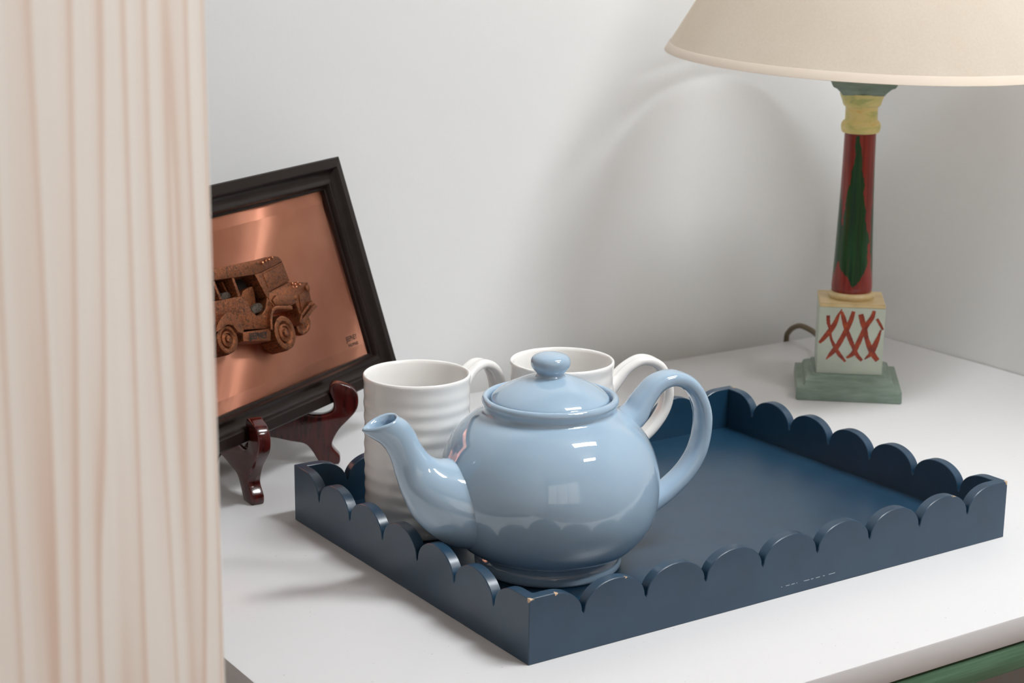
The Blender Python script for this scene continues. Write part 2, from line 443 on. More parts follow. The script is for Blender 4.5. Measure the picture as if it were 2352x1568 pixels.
def pot_handle():
    pts = [(0.0600, 0.1060), (0.0735, 0.1150), (0.0812, 0.1262), (0.0930, 0.1385), (0.1095, 0.1418), (0.1262, 0.1325), (0.1365, 0.1095), (0.1340, 0.0825), (0.1228, 0.0630), (0.1050, 0.0480), (0.0900, 0.0400), (0.0780, 0.0360)]
    siz = [(0.0105, 0.0165), (0.0092, 0.0148), (0.0078, 0.0130), (0.0068, 0.0118), (0.0062, 0.0112), (0.0060, 0.0110), (0.0060, 0.0110), (0.0062, 0.0112), (0.0066, 0.0115), (0.0072, 0.0120), (0.0082, 0.0128), (0.0090, 0.0135)]
    f = crom([(*a, *b) for a, b in zip(pts, siz)], 8)
    bm = bmesh.new(); sweep(bm, [(a, 0, b) for a, b, _, _ in f], [(c, d) for _, _, c, d in f], (0, 1, 0), 32, 2.5)
    return from_bm('handle', bm, M_BLUE, pot, True, None)
pot_handle()

# ------------------------------------------------------------------ mugs
M_WHITE = m_glaze('white_glaze', srgb(248, 246, 243), 0.04)
def mug(name, loc, rz, label):
    g = empty(name, loc, rz); tag(g, label, 'mug', 'white ribbed mugs on the tray')
    H = 0.1330; prof = [(0.0, 0.004), (0.034, 0.0035), (0.0375, 0.0006), (0.0405, 0.0), (0.0428, 0.0012), (0.0440, 0.004)]
    out = []
    for i in range(64):
        z = 0.006 + (H - 0.014) * i / 63
        rip = 0.00034 * math.cos(2 * math.pi * (z - 0.002) / 0.0118) * min(1, (H - 0.010 - z) / 0.012)
        r = 0.0441 + rip
        out.append((r, z))
    prof += out
    prof += [(0.0445, H - 0.005), (0.0449, H - 0.0025), (0.0446, H - 0.0008), (0.0436, H), (0.0424, H - 0.0008), (0.0416, H - 0.003), (0.0409, H - 0.010)]
    for i in range(30):
        z = H - 0.014 - (H - 0.030) * i / 29
        prof.append((0.0405 + 0.0003 * math.cos(2 * math.pi * z / 0.0118), z))
    prof += [(0.038, 0.011), (0.030, 0.0075), (0.0, 0.007)]
    def wob(a, z, r): return 0.00028 * noise.noise((math.cos(a) * 1.6 + loc[0] * 90, math.sin(a) * 1.6, z * 70))
    lathe('cup', prof, M_WHITE, g, 112, 0, wob, 80)
    pts = [(0.0415, 0.1020), (0.0490, 0.1100), (0.0605, 0.1212), (0.0755, 0.1268), (0.0915, 0.1200), (0.0995, 0.1015), (0.0978, 0.0830), (0.0860, 0.0650), (0.0670, 0.0500), (0.0500, 0.0420), (0.0415, 0.0395)]
    siz = [(0.0075, 0.0110), (0.0058, 0.0098)] + [(0.0044, 0.0090)] * 7 + [(0.0058, 0.0098), (0.0075, 0.0110)]
    f = crom([(*a, *b) for a, b in zip(pts, siz)], 7)
    bm = bmesh.new()
    # strap cross-section with a shallow groove along the outside
    rings = []; P = [Vector((a, 0, b)) for a, b, _, _ in f]
    for i, p in enumerate(P):
        t_ = (P[min(i + 1, len(P) - 1)] - P[max(i - 1, 0)]).normalized(); nr = t_.cross(Vector((0, 1, 0))).normalized()
        if nr.dot(p - Vector((0.06, 0, 0.085))) < 0 and 2 < i < len(P) - 3: nr = nr
        A_, B_ = f[i][2], f[i][3]; ring = []
        for k in range(28):
            th = 2 * math.pi * k / 28; c, s_ = math.cos(th), math.sin(th)
            c2 = math.copysign(abs(c) ** 0.8, c); s2 = math.copysign(abs(s_) ** 0.8, s_)
            gr = 1 - 0.34 * math.exp(-(s2 / 0.30) ** 2) * (1 if abs(c) > 0.3 else 0)
            ring.append(bm.verts.new(p + nr * (A_ * c2 * gr) + Vector((0, B_ * s2, 0))))
        rings.append(ring)
    skin(bm, rings); bm.faces.new(rings[0]); bm.faces.new(rings[-1][::-1])
    from_bm('handle', bm, M_WHITE, g, True, None)
    return g
mug('mug', (0.0672, 0.2697, ZF), R(15), 'white ribbed ceramic mug behind the teapot spout, nearer the framed relief')
mug('mug', (0.1953, 0.2432, ZF), R(-13), 'white ribbed ceramic mug behind the teapot lid, nearer the lamp')

# ------------------------------------------------------------------ table lamp
def m_sage():
    m = mat('sage_green_paint', srgb(122, 138, 126), 0.4); t = NT(m)
    f = t.noise(t.coord(scale=(14, 14, 90)), 4, 4)
    t.l(t.ramp(f, [(0.3, srgb(114, 131, 118)), (0.62, srgb(128, 145, 132)), (0.8, srgb(150, 165, 152))]), t.b.inputs[0]); t.bump(f, 0.15, 0.001); return m
def m_cream():
    m = mat('cream_paint', srgb(216, 196, 150), 0.42); t = NT(m)
    f = t.noise(t.coord(), 60, 3); t.l(t.ramp(f, [(0.3, srgb(200, 176, 126)), (0.7, srgb(216, 196, 150))]), t.b.inputs[0]); return m
def m_yellow():
    m = mat('mottled_yellow_paint', srgb(200, 180, 100), 0.4); t = NT(m)
    v = t.coord(scale=(1, 1, 2.5)); f = t.noise(v, 38, 3, 0.6, 0.6)
    t.l(t.ramp(f, [(0.28, srgb(172, 176, 108)), (0.42, srgb(210, 200, 126)), (0.55, srgb(226, 208, 140)), (0.68, srgb(222, 186, 104)), (0.8, srgb(230, 212, 172))]), t.b.inputs[0])
    t.bump(t.noise(t.coord(scale=(3, 3, 14)), 60, 3), 0.25, 0.001); return m
def m_column():
    m = mat('red_and_green_brushed_paint', srgb(140, 50, 38), 0.28); t = NT(m)
    c = t.n('ShaderNodeTexCoord'); sp = t.n('ShaderNodeSeparateXYZ'); t.l(c.outputs['Object'], sp.inputs[0])
    ang = t.math('ARCTAN2', sp.outputs[0], t.math('MULTIPLY', sp.outputs[1], -1.0))   # 0 toward the lamp's front
    h = t.math('MULTIPLY', t.math('SUBTRACT', sp.outputs[2], 0.112), 1 / 0.173)            # 0 foot .. 1 top
    wv = t.noise(t.coord(scale=(55, 55, 22)), 2.2, 3)
    nz = t.math('MULTIPLY', t.math('SUBTRACT', wv, 0.5), 1.5)
    def flame(c0, w0, base, tip):
        # width swells from a pointed foot, then thins to the tip
        up = t.math('MULTIPLY', t.math('SUBTRACT', h, base), 1 / 0.16, True)
        dn = t.math('POWER', t.math('MULTIPLY', t.math('SUBTRACT', tip, h), 1 / (tip - base), True), 0.75)
        wd = t.math('MULTIPLY', t.math('MULTIPLY', up, dn), w0)
        d = t.math('ABSOLUTE', t.math('SUBTRACT', ang, c0))
        return t.math('GREATER_THAN', t.math('ADD', t.math('SUBTRACT', wd, d), t.math('MULTIPLY', nz, t.math('MULTIPLY', wd, 1.2))), 0.0)
    wr = t.ramp(h, [(0.0, (0, 0, 0)), (0.03, (0.0,) * 3), (0.10, (0.30,) * 3), (0.17, (0.72,) * 3), (0.30, (0.80,) * 3), (0.50, (0.56,) * 3), (0.72, (0.36,) * 3), (0.90, (0.22,) * 3), (0.985, (0.10,) * 3), (1.0, (0, 0, 0))])
    sep = t.n('ShaderNodeSeparateColor'); t.l(wr, sep.inputs[0]); wd0 = t.math('MULTIPLY', sep.outputs[0], 1.15)
    ctr = t.math('ADD', -0.16, t.math('MULTIPLY', t.math('SUBTRACT', 1.0, h), 0.16))
    d0 = t.math('ABSOLUTE', t.math('SUBTRACT', ang, ctr))
    g = t.math('GREATER_THAN', t.math('ADD', t.math('SUBTRACT', wd0, d0), t.math('MULTIPLY', nz, 0.55)), 0.02)
    g = t.math('MULTIPLY', g, t.math('GREATER_THAN', wd0, 0.02))
    for c0, w0, b0, t0 in ((1.36, 0.42, 0.06, 1.08), (-1.30, 0.80, 0.10, 0.66), (2.6, 0.6, 0.1, 0.9), (-2.7, 0.5, 0.1, 0.9)):
        g = t.math('MAXIMUM', g, flame(c0, w0, b0, t0))
    st = t.noise(t.coord(scale=(130, 130, 5)), 2.5, 3)
    green = t.ramp(st, [(0.3, srgb(4, 40, 18)), (0.55, srgb(12, 66, 24)), (0.72, srgb(52, 56, 24)), (0.85, srgb(24, 96, 34))])
    red = t.ramp(st, [(0.3, srgb(112, 30, 22)), (0.7, srgb(144, 50, 40))])
    t.l(t.mix(g, red, green), t.b.inputs[0]); t.bump(st, 0.1, 0.001); return m
def m_block():
    m = mat('pale_grey_green_paint', srgb(198, 205, 190), 0.42); t = NT(m)
    f = t.noise(t.coord(), 30, 3); t.l(t.ramp(f, [(0.3, srgb(178, 187, 172)), (0.7, srgb(190, 198, 184))]), t.b.inputs[0]); return m
def m_stroke():
    m = mat('rust_red_brush_strokes', srgb(160, 62, 30), 0.4); t = NT(m)
    f = t.noise(t.coord(scale=(1, 1, 1)), 160, 3); t.l(t.ramp(f, [(0.3, srgb(118, 36, 16)), (0.6, srgb(152, 54, 20)), (0.8, srgb(180, 86, 30))]), t.b.inputs[0]); return m
def m_shade():
    m = bpy.data.materials.new('cream_shade_fabric'); m.use_nodes = True; t = NT(m); nt = t.t
    nt.nodes.remove(t.b)
    f = t.noise(t.coord(scale=(1, 1, 1)), 420, 3); f2 = t.noise(t.coord(), 14, 2)
    col = t.mix(0.25, t.ramp(f2, [(0.3, srgb(240, 226, 208)), (0.7, srgb(245, 234, 219))]), t.ramp(f, [(0.3, srgb(234, 219, 200)), (0.7, srgb(248, 240, 228))]))
    d = t.n('ShaderNodeBsdfDiffuse'); tr = t.n('ShaderNodeBsdfTranslucent'); tp = t.n('ShaderNodeBsdfTransparent')
    t.l(col, d.inputs[0]); t.l(col, tr.inputs[0])
    m1 = t.n('ShaderNodeMixShader'); m1.inputs[0].default_value = 0.48; t.l(d.outputs[0], m1.inputs[1]); t.l(tr.outputs[0], m1.inputs[2])
    m2 = t.n('ShaderNodeMixShader'); m2.inputs[0].default_value = 0.03; t.l(m1.outputs[0], m2.inputs[1]); t.l(tp.outputs[0], m2.inputs[2])
    t.l(m2.outputs[0], t.out.inputs[0]); return m
M_SAGE, M_CREAM, M_YEL, M_COLUMN, M_BLOCK, M_STROKE, M_SHADE = m_sage(), m_cream(), m_yellow(), m_column(), m_block(), m_stroke(), m_shade()
M_TRIM = mat('shade_trim_tape', srgb(218, 204, 188), 0.8)
M_BRASS = mat('brass', srgb(190, 150, 80), 0.3, Metallic=1.0)
M_BULB = mat('frosted_bulb_glass', srgb(240, 238, 232), 0.25)
M_CORD = mat('taupe_flex', srgb(112, 98, 78), 0.5)

LAMP_RZ = R(-41)
lamp = empty('table_lamp', (0.711, 0.427, 0), LAMP_RZ)
tag(lamp, 'column table lamp with hand painted base and wide cream shade', 'lamp')
def square_profile(name, prof, m, parent, bev=0.0006):
    """square plan body of revolution: prof = (half width, z)"""
    bm = bmesh.new(); rings = []
    for r, z in prof:
        rings.append([bm.verts.new((x * r, y * r, z)) for x, y in ((-1, -1), (1, -1), (1, 1), (-1, 1))])
    skin(bm, rings); bm.faces.new(rings[0][::-1]); bm.faces.new(rings[-1])
    bmesh.ops.recalc_face_normals(bm, faces=bm.faces[:])
    es = [e for e in bm.edges if e.calc_face_angle(0) > R(50)]
    bmesh.ops.bevel(bm, geom=es, offset=bev, segments=2, affect='EDGES')
    return from_bm(name, bm, m, parent, True, 30)
square_profile('plinth', [(0.0560, 0.0), (0.0565, 0.002), (0.0560, 0.0135), (0.0490, 0.0150), (0.0480, 0.0165), (0.0468, 0.0200), (0.0425, 0.0222), (0.0395, 0.0232), (0.0385, 0.0255), (0.030, 0.0262)], M_SAGE, lamp)
blk = box('pedestal_block', -0.0352, 0.0352, -0.0352, 0.0352, 0.0258, 0.1000, M_BLOCK, lamp, 0.0007)
square_profile('block_cap', [(0.0352, 0.0995), (0.0353, 0.1002), (0.0352, 0.1040)], M_CREAM, lamp, 0.0008)
# painted lattice strokes on the front of the block (pixel-traced in the plane of that face, x right, z up; millimetres)
def stroke_ribbon(bm, pts, y=-0.0356):
    f = crom([(x, z, w_) for x, z, w_ in pts], 6); L_, Rr = [], []
    for i, (x, z, w_) in enumerate(f):
        a, b = f[max(i - 1, 0)], f[min(i + 1, len(f) - 1)]
        d = Vector((b[0] - a[0], b[1] - a[1])); d.normalize()
        jit = 0.35 * noise.noise((x * 0.6, z * 0.6, y)); jit2 = 0.35 * noise.noise((x * 0.6 + 9, z * 0.6, y))
        wl, wr = max(w_ / 2 + jit, 0.15), max(w_ / 2 + jit2, 0.15)
        L_.append(bm.verts.new(((x - d.y * wl) / 1000, y, (z + d.x * wl) / 1000)))
        Rr.append(bm.verts.new(((x + d.y * wr) / 1000, y, (z - d.x * wr) / 1000)))
    for i in range(len(f) - 1): bm.faces.new((L_[i], L_[i + 1], Rr[i + 1], Rr[i]))
def blkxy(px, py):   # crop pixel on the block face -> mm on the face
    fx = (px - (155 - (py - 270) * 0.033)) / 1085.0
    z = 100.0 - (py - 275 - fx * 12) / (1405.0 - 275) * 73.5
    return (-35.2 + fx * 70.4, z)
STROKES = [
    [(300, 420, 4), (305, 540, 4), (335, 660, 3), (350, 800, 3), (410, 940, 4), (490, 1080, 4.5), (600, 1205, 2.5)],
    [(525, 310, 1.2), (470, 410, 3), (420, 540, 5), (350, 660, 6), (250, 790, 5), (160, 895, 3)],
    [(520, 350, 3), (560, 480, 5), (600, 640, 5), (660, 800, 5), (730, 960, 4.5), (790, 1090, 4.5), (870, 1180, 3.5)],
    [(715, 340, 4), (680, 480, 5), (610, 650, 5.5), (530, 810, 5.5), (450, 960, 5.5), (370, 1060, 5), (275, 1175, 1)],
    [(835, 385, 5.5), (870, 520, 6), (910, 650, 5), (940, 800, 5), (1000, 960, 6), (1060, 1080, 6), (1130, 1170, 5)],
    [(1055, 320, 3.5), (1020, 440, 5), (930, 580, 5.5), (860, 740, 5), (790, 910, 5.5), (720, 1060, 5), (615, 1140, 2.5)],
    [(1100, 455, 3), (1150, 540, 3), (1205, 640, 2)],
    [(1170, 640, 1.5), (1130, 780, 4), (1075, 920, 6), (1020, 1050, 5), (910, 1155, 1)],
]
bm = bmesh.new()
for i, s_ in enumerate(STROKES):
    stroke_ribbon(bm, [(*blkxy(a, b), c) for a, b, c in s_], -0.03535 - 0.00003 * i)
tag(from_bm('painted_lattice', bm, M_STROKE, lamp, False, None), 'row of rust red crossed brush strokes on the front of the block')
lathe('lower_ring', [(0.0, 0.1035), (0.0215, 0.1036), (0.0240, 0.1048), (0.0252, 0.1072), (0.0246, 0.1096), (0.0228, 0.1112), (0.019, 0.1118), (0, 0.1118)], M_CREAM, lamp, 64, 3, sharp=80)
lathe('column', [(0.0, 0.1105), (0.0205, 0.1105), (0.0218, 0.1130), (0.0222, 0.1175), (0.0218, 0.1250), (0.0206, 0.1500), (0.0194, 0.1800), (0.0182, 0.2150), (0.0172, 0.2550), (0.0167, 0.2870), (0.0, 0.2870)], M_COLUMN, lamp, 64, 0, sharp=50)
lathe('capital', [(0.0165, 0.2850), (0.0195, 0.2860), (0.0208, 0.2890), (0.0212, 0.2925), (0.0205, 0.2962), (0.0188, 0.2985), (0.0176, 0.2990), (0.0172, 0.3005), (0.0171, 0.3120), (0.0174, 0.3135), (0.0190, 0.3142), (0.0203, 0.3165), (0.0212, 0.3200), (0.0222, 0.3225), (0.0236, 0.3262), (0.0240, 0.3275), (0.0, 0.3275)], M_YEL, lamp, 64, 0, sharp=45)
square_profile('abacus', [(0.0222, 0.3270), (0.0228, 0.3285), (0.0250, 0.3310), (0.0285, 0.3345), (0.0325, 0.3365), (0.0328, 0.3378), (0.0338, 0.3385), (0.0340, 0.3420), (0.030, 0.3425)], M_SAGE, lamp, 0.0004)
# socket, bulb, shade carrier
lathe('bulb_holder', [(0, 0.3422), (0.012, 0.3422), (0.012, 0.350), (0.015, 0.352), (0.015, 0.385), (0.011, 0.390), (0, 0.390)], M_BRASS, lamp, 32)
lathe('light_bulb', [(0.011, 0.388), (0.013, 0.396), (0.020, 0.415), (0.028, 0.435), (0.030, 0.452), (0.026, 0.468), (0.015, 0.479), (0, 0.482)], M_BULB, lamp, 40, 3, sharp=80)
# shade, slightly tilted
SH_C = Vector((0.7035, 0.4165, 0.3665)); SH_R, SH_H, SH_T = 0.2125, 0.205, 0.0950
tilt = Matrix.Rotation(R(1.885), 4, Vector((0.70, 0.714, 0))) @ Matrix.Rotation(R(1.79), 4, Vector((0.714, -0.70, 0)))
lampM = Matrix.Translation((0.711, 0.427, 0)) @ Matrix.Rotation(LAMP_RZ, 4, 'Z')
shade_M = lampM.inverted() @ Matrix.Translation(SH_C) @ tilt
th_ = 0.0012
sh = lathe('lamp_shade', [(SH_R - th_ * 0.5, 0.0), (SH_R, 0.0), (SH_T, SH_H), (SH_T - th_ * 0.5, SH_H)][1:3], M_SHADE, lamp, 160, sharp=60)
sh.matrix_local = shade_M
k_ = (SH_R - SH_T) / SH_H
tr_ = lathe('trim_tape', [(SH_R - 0.0004, -0.0008), (SH_R + 0.0010, -0.0004), (SH_R + 0.0009 - k_ * 0.0075, 0.0075), (SH_R + 0.0004 - k_ * 0.0080, 0.0080)], M_TRIM, sh, 160, sharp=60)
lathe('top_trim', [(SH_T + k_ * 0.007 + 0.0005, SH_H - 0.007), (SH_T + 0.0009, SH_H), (SH_T - 0.001, SH_H + 0.0006), (SH_T - 0.0012, SH_H - 0.004)], M_TRIM, sh, 96)
bm = bmesh.new()
for k in range(3):
    a = R(120 * k + 20)
    path = [(0.013 * math.cos(a), 0.013 * math.sin(a), 0.045), (0.035 * math.cos(a), 0.035 * math.sin(a), 0.12), (0.078 * math.cos(a), 0.078 * math.sin(a), SH_H - 0.01), ((SH_T - 0.0005) * math.cos(a), (SH_T - 0.0005) * math.sin(a), SH_H)]
    sweep(bm, path, [(0.0013, 0.0013)] * 4, (-math.sin(a), math.cos(a), 0), 8)
car = from_bm('shade_carrier', bm, M_BRASS, sh, True, None)
# flex leaving the back-left of the block and dropping behind the table
def wpath(pts): return [lampM.inverted() @ Vector(p) for p in pts]
cp = crom([(0.7290, 0.4480, 0.030), (0.7520, 0.4900, 0.0265), (0.7820, 0.5400, 0.0200), (0.8000, 0.5750, 0.0215), (0.8010, 0.5900, 0.0245), (0.8010, 0.6030, 0.0250), (0.8020, 0.6150, 0.0205), (0.8050, 0.6270, 0.0120), (0.8090, 0.6352, 0.0), (0.8090, 0.6352, -0.05), (0.8090, 0.6352, -0.30)], 8)
bm = bmesh.new(); sweep(bm, wpath(cp), [(0.0033, 0.0033)] * len(cp), lampM.inverted().to_3x3() @ Vector((0.9, -0.2, 0.02)), 12)
from_bm('flex', bm, M_CORD, lamp, True, None)

# ------------------------------------------------------------------ folding easel
def m_lacquer():
    m = mat('dark_red_lacquered_wood', srgb(78, 20, 16), 0.16, Coat_Weight=0.25, Coat_Roughness=0.05); t = NT(m)
    f = t.noise(t.coord(scale=(60, 60, 6)), 5, 4)
    t.l(t.ramp(f, [(0.3, srgb(46, 11, 11)), (0.7, srgb(82, 23, 18))]), t.b.inputs[0]); return m
M_LAC = m_lacquer()
EP = [(-0.0120, 0.0), (-0.0105, 0.0030), (-0.0108, 0.0085), (-0.0150, 0.0135), (-0.0178, 0.0180), (-0.0170, 0.0238), (-0.0110, 0.0345), (-0.0030, 0.0430), (0.0050, 0.0520), (0.0076, 0.0605), (0.0066, 0.0690), (0.0015, 0.0752), (-0.0050, 0.0783), (-0.0128, 0.0804), (-0.0182, 0.0782), (-0.0200, 0.0730), (-0.0188, 0.0685), (-0.0164, 0.0630), (-0.0160, 0.0560), (-0.0190, 0.0512), (-0.0260, 0.0488), (-0.0340, 0.0492), (-0.0410, 0.0508)]
EPB = [(-0.0500, 0.0530), (-0.0600, 0.0790), (-0.0690, 0.1030), (-0.0710, 0.1140), (-0.0740, 0.1185), (-0.0790, 0.1160), (-0.0820, 0.1080), (-0.0900, 0.0800), (-0.1050, 0.0600), (-0.1300, 0.0480), (-0.1420, 0.0420), (-0.1440, 0.0300), (-0.1400, 0.0150), (-0.1400, 0.0), (-0.1290, 0.0), (-0.1220, 0.0120), (-0.1080, 0.0230), (-0.0900, 0.0280), (-0.0751, 0.0280), (-0.0568, 0.0238), (-0.0446, 0.0212), (-0.0385, 0.0160), (-0.0330, 0.0070), (-0.0290, 0.0)]
EPOLY = crom(EP + EPB, 3)
def dedup(p):
    o = []
    for q in p:
        if not o or math.hypot(q[0] - o[-1][0], q[1] - o[-1][1]) > 5e-4: o.append((q[0], max(q[1], 0.0)))
    return o
EPOLY = dedup(EPOLY)
APEX = Vector((-0.0163, 0.5425, 0))
easel = empty('display_easel', tuple(APEX))
tag(easel, 'dark red lacquered wooden easel holding up the framed copper relief', 'easel')
for ang, P0 in ((-28, Vector((0.11, 0.475, 0))), (-92, Vector((-0.02, 0.405, 0)))):
    P0 = P0 + Vector((math.cos(R(ang)), math.sin(R(ang)), 0)) * 0.0032
    M_ = Matrix.Translation(P0 - APEX) @ Matrix.Rotation(R(ang), 4, 'Z')
    # keep the camera-facing side of the outline at the traced plane
    y0, y1 = (0.0, 0.0125) if ang == -28 else (-0.0, 0.0125)
    prism('bracket', EPOLY, y0, y1, M_LAC, easel, 0.0022, 3, 40, M_)
lathe('hinge_pin', [(0, 0.030), (0.004, 0.030), (0.004, 0.045), (0, 0.045)], M_BRASS, easel, 16)

# ------------------------------------------------------------------ framed copper relief
FA = Vector((0.2102, 0.5487, 0.06)); FD = Vector((0.8637, 0.504, 0)).normalized()
FB = R(17.825); FN0 = Vector((-FD.y, FD.x, 0))
FU = Vector((0, 0, 1)) * math.cos(FB) + FN0 * math.sin(FB)
FK = FD.cross(FU); FK = FK if FK.dot(FN0) > 0 else -FK      # pointing to the back
FK = FU.cross(-FD) if FU.cross(-FD).dot(FN0) > 0 else FU.cross(FD)
FW, FH = 0.360, 0.2256
frame = bpy.data.objects.new('framed_relief', None); COL.objects.link(frame); frame.empty_display_size = 0.03
org = FA - FD * (FW / 2)
frame.matrix_world = Matrix(((FD.x, FK.x, FU.x, org.x), (FD.y, FK.y, FU.y, org.y), (FD.z, FK.z, FU.z, org.z), (0, 0, 0, 1)))
tag(frame, 'dark wooden frame with copper relief of a jeepney leaning on the easel', 'framed picture')
def m_frame():
    m = mat('black_brown_frame_wood', srgb(36, 27, 24), 0.3, Specular_IOR_Level=0.22); t = NT(m)
    v = t.coord(); f = t.noise(v, 30, 4); d = t.noise(v, 260, 2)
    c = t.ramp(f, [(0.3, srgb(24, 17, 16)), (0.7, srgb(34, 25, 22))])
    t.l(t.mix(t.math('GREATER_THAN', d, 0.80), c, srgb(120, 108, 100)), t.b.inputs[0])
    t.l(t.ramp(f, [(0.3, (0.30,) * 3), (0.7, (0.38,) * 3)]), t.b.inputs['Roughness']); t.bump(f, 0.015, 0.002); return m
M_FRAME = m_frame()
# moulding: (distance in from the outer edge, depth: negative = toward the viewer)
MOULD = [(0.0, 0.020), (0.0, 0.0012), (0.0012, 0.0), (0.0095, -0.0006), (0.0108, 0.0006), (0.0118, 0.0030), (0.0150, 0.0050), (0.0190, 0.0058), (0.0205, 0.0050), (0.0222, 0.0040), (0.0242, 0.0042), (0.0256, 0.0060), (0.0262, 0.0090), (0.0285, 0.0096), (0.0290, 0.0135), (0.0290, 0.020)]
def rail(L, M_):
    bm = bmesh.new(); rings = []
    for e in (0, 1):
        rings.append([bm.verts.new((t_ if e == 0 else L - t_, d, t_)) for t_, d in MOULD])
    n = len(MOULD)
    for k in range(n): bm.faces.new((rings[0][k], rings[0][(k + 1) % n], rings[1][(k + 1) % n], rings[1][k]))
    bm.faces.new(rings[0][::-1]); bm.faces.new(rings[1])
    bmesh.ops.transform(bm, matrix=M_, verts=bm.verts[:])
    return from_bm('frame_rail', bm, M_FRAME, frame, True, 40)
RY = lambda a: Matrix.Rotation(a, 4, 'Y')
rail(FW, Matrix.Translation((-FW / 2, 0, 0)))
rail(FW, Matrix.Translation((FW / 2, 0, FH)) @ RY(math.pi))
rail(FH, Matrix.Translation((FW / 2, 0, 0)) @ RY(-math.pi / 2))
rail(FH, Matrix.Translation((-FW / 2, 0, FH)) @ RY(math.pi / 2))
box('backing_board', -FW / 2 + 0.004, FW / 2 - 0.004, 0.0150, 0.0195, 0.004, FH - 0.004, mat('brown_backing_board', srgb(110, 84, 60), 0.8), frame)

def m_copper():
    m = mat('brushed_copper', srgb(206, 142, 118), 0.36, Metallic=1.0, Anisotropic=0.90); t = NT(m)
    c = t.n('ShaderNodeTexCoord'); sp = t.n('ShaderNodeSeparateXYZ'); t.l(c.outputs['Object'], sp.inputs[0])
    # brushing runs in shallow arcs: its direction turns slowly across the plate
    ux = t.math('ADD', sp.outputs[0], 0.2015 - FW / 2); uz = t.math('SUBTRACT', sp.outputs[2], 0.122)
    cc = t.math('SUBTRACT', t.math('SUBTRACT', t.math('MULTIPLY', ux, 0.77), t.math('MULTIPLY', uz, 0.64)), 0.012)
    along = t.math('ADD', t.math('MULTIPLY', ux, 0.64), t.math('MULTIPLY', uz, 0.77))
    al = t.math('ADD', t.math('ADD', R(COPPER_A), t.math('MULTIPLY', along, -0.82)), t.math('MULTIPLY', cc, COPPER_K))
    cv = t.n('ShaderNodeCombineXYZ'); t.l(t.math('COSINE', al), cv.inputs[0]); t.l(t.math('MULTIPLY', t.math('SINE', al), -1.0), cv.inputs[2])
    vt = t.n('ShaderNodeVectorTransform', vector_type='VECTOR', convert_from='OBJECT', convert_to='WORLD'); t.l(cv.outputs[0], vt.inputs[0])
    t.l(vt.outputs[0], t.b.inputs['Tangent'])
    rc = t.n('ShaderNodeCombineXYZ'); t.l(t.math('MULTIPLY', t.math('ADD', cc, t.math('MULTIPLY', t.math('POWER', uz, 2.0), 0.4)), 900.0), rc.inputs[0])
    t.l(t.math('MULTIPLY', t.math('ADD', t.math('MULTIPLY', ux, 0.64), t.math('MULTIPLY', uz, 0.77)), 14.0), rc.inputs[2])
    st = t.noise(rc.outputs[0], 1.0, 3); big = t.noise(c.outputs['Object'], 16, 3)
    col = t.ramp(big, [(0.3, srgb(196, 128, 104)), (0.7, srgb(212, 148, 122))])
    t.l(t.mix(t.math('MULTIPLY', st, 0.15), col, srgb(236, 190, 166)), t.b.inputs[0])
    t.l(t.ramp(st, [(0.3, (0.33,) * 3), (0.7, (0.40,) * 3)]), t.b.inputs['Roughness'])
    return m
COPPER_A, COPPER_K = 42.3, 18.0
M_COPPER = m_copper()
def m_antique():
    m = mat('antiqued_copper', srgb(140, 84, 54), 0.38, Metallic=0.85); t = NT(m)
    v = t.coord(); f = t.noise(v, 1100, 4, 0.7); g = t.noise(v, 300, 5, 0.7)
    c = t.ramp(f, [(0.30, srgb(46, 29, 20)), (0.45, srgb(124, 73, 45)), (0.62, srgb(164, 100, 64)), (0.8, srgb(214, 146, 102))])
    c2 = t.mix(t.ramp(g, [(0.36, (0.75,) * 3), (0.50, (0, 0, 0))]), c, srgb(44, 38, 36))
    t.l(c2, t.b.inputs[0]); t.bump(t.math('ADD', f, g), 0.5, 0.0012)
    t.l(t.ramp(f, [(0.3, (0.50,) * 3), (0.7, (0.24,) * 3)]), t.b.inputs['Roughness']); return m
M_ANT = m_antique()
def m_patina():
    m = mat('grey_green_patina', srgb(70, 68, 62), 0.6, Metallic=0.4); t = NT(m); f = t.noise(t.coord(), 700, 4, 0.7)
    t.l(t.ramp(f, [(0.35, srgb(36, 34, 32)), (0.55, srgb(84, 72, 60)), (0.75, srgb(104, 106, 100))]), t.b.inputs[0]); t.bump(f, 0.5, 0.001); return m
M_PATINA = m_patina()
M_STUD = mat('rubbed_copper', srgb(206, 140, 104), 0.28, Metallic=1.0)
M_BLACKENED = mat('blackened_recess', srgb(26, 20, 18), 0.7)
# plate: flat centre with a bevelled border
PL0, PL1, PB0, PB1 = -FW / 2 + 0.0275, FW / 2 - 0.0275, 0.0275, FH - 0.0275
bm = bmesh.new()
o_ = [(PL0, PB0), (PL1, PB0), (PL1, PB1), (PL0, PB1)]; bw = 0.013
i_ = [(PL0 + bw, PB0 + bw), (PL1 - bw * 0.55, PB0 + bw), (PL1 - bw * 0.55, PB1 - bw), (PL0 + bw, PB1 - bw)]
va = [bm.verts.new((x, 0.0132, z)) for x, z in o_]; vb = [bm.verts.new((x, 0.0118, z)) for x, z in i_]; vc = [bm.verts.new((x, 0.0142, z)) for x, z in o_]
for k in range(4):
    bm.faces.new((va[k], va[(k + 1) % 4], vb[(k + 1) % 4], vb[k])); bm.faces.new((vc[k], vc[(k + 1) % 4], va[(k + 1) % 4], va[k]))
bm.faces.new(vb); bm.faces.new(vc[::-1])
plate = from_bm('copper_plate', bm, M_COPPER, frame, False, None)
PY_ = 0.0118
M_INK = mat('dark_stamped_ink', srgb(52, 28, 20), 0.6)
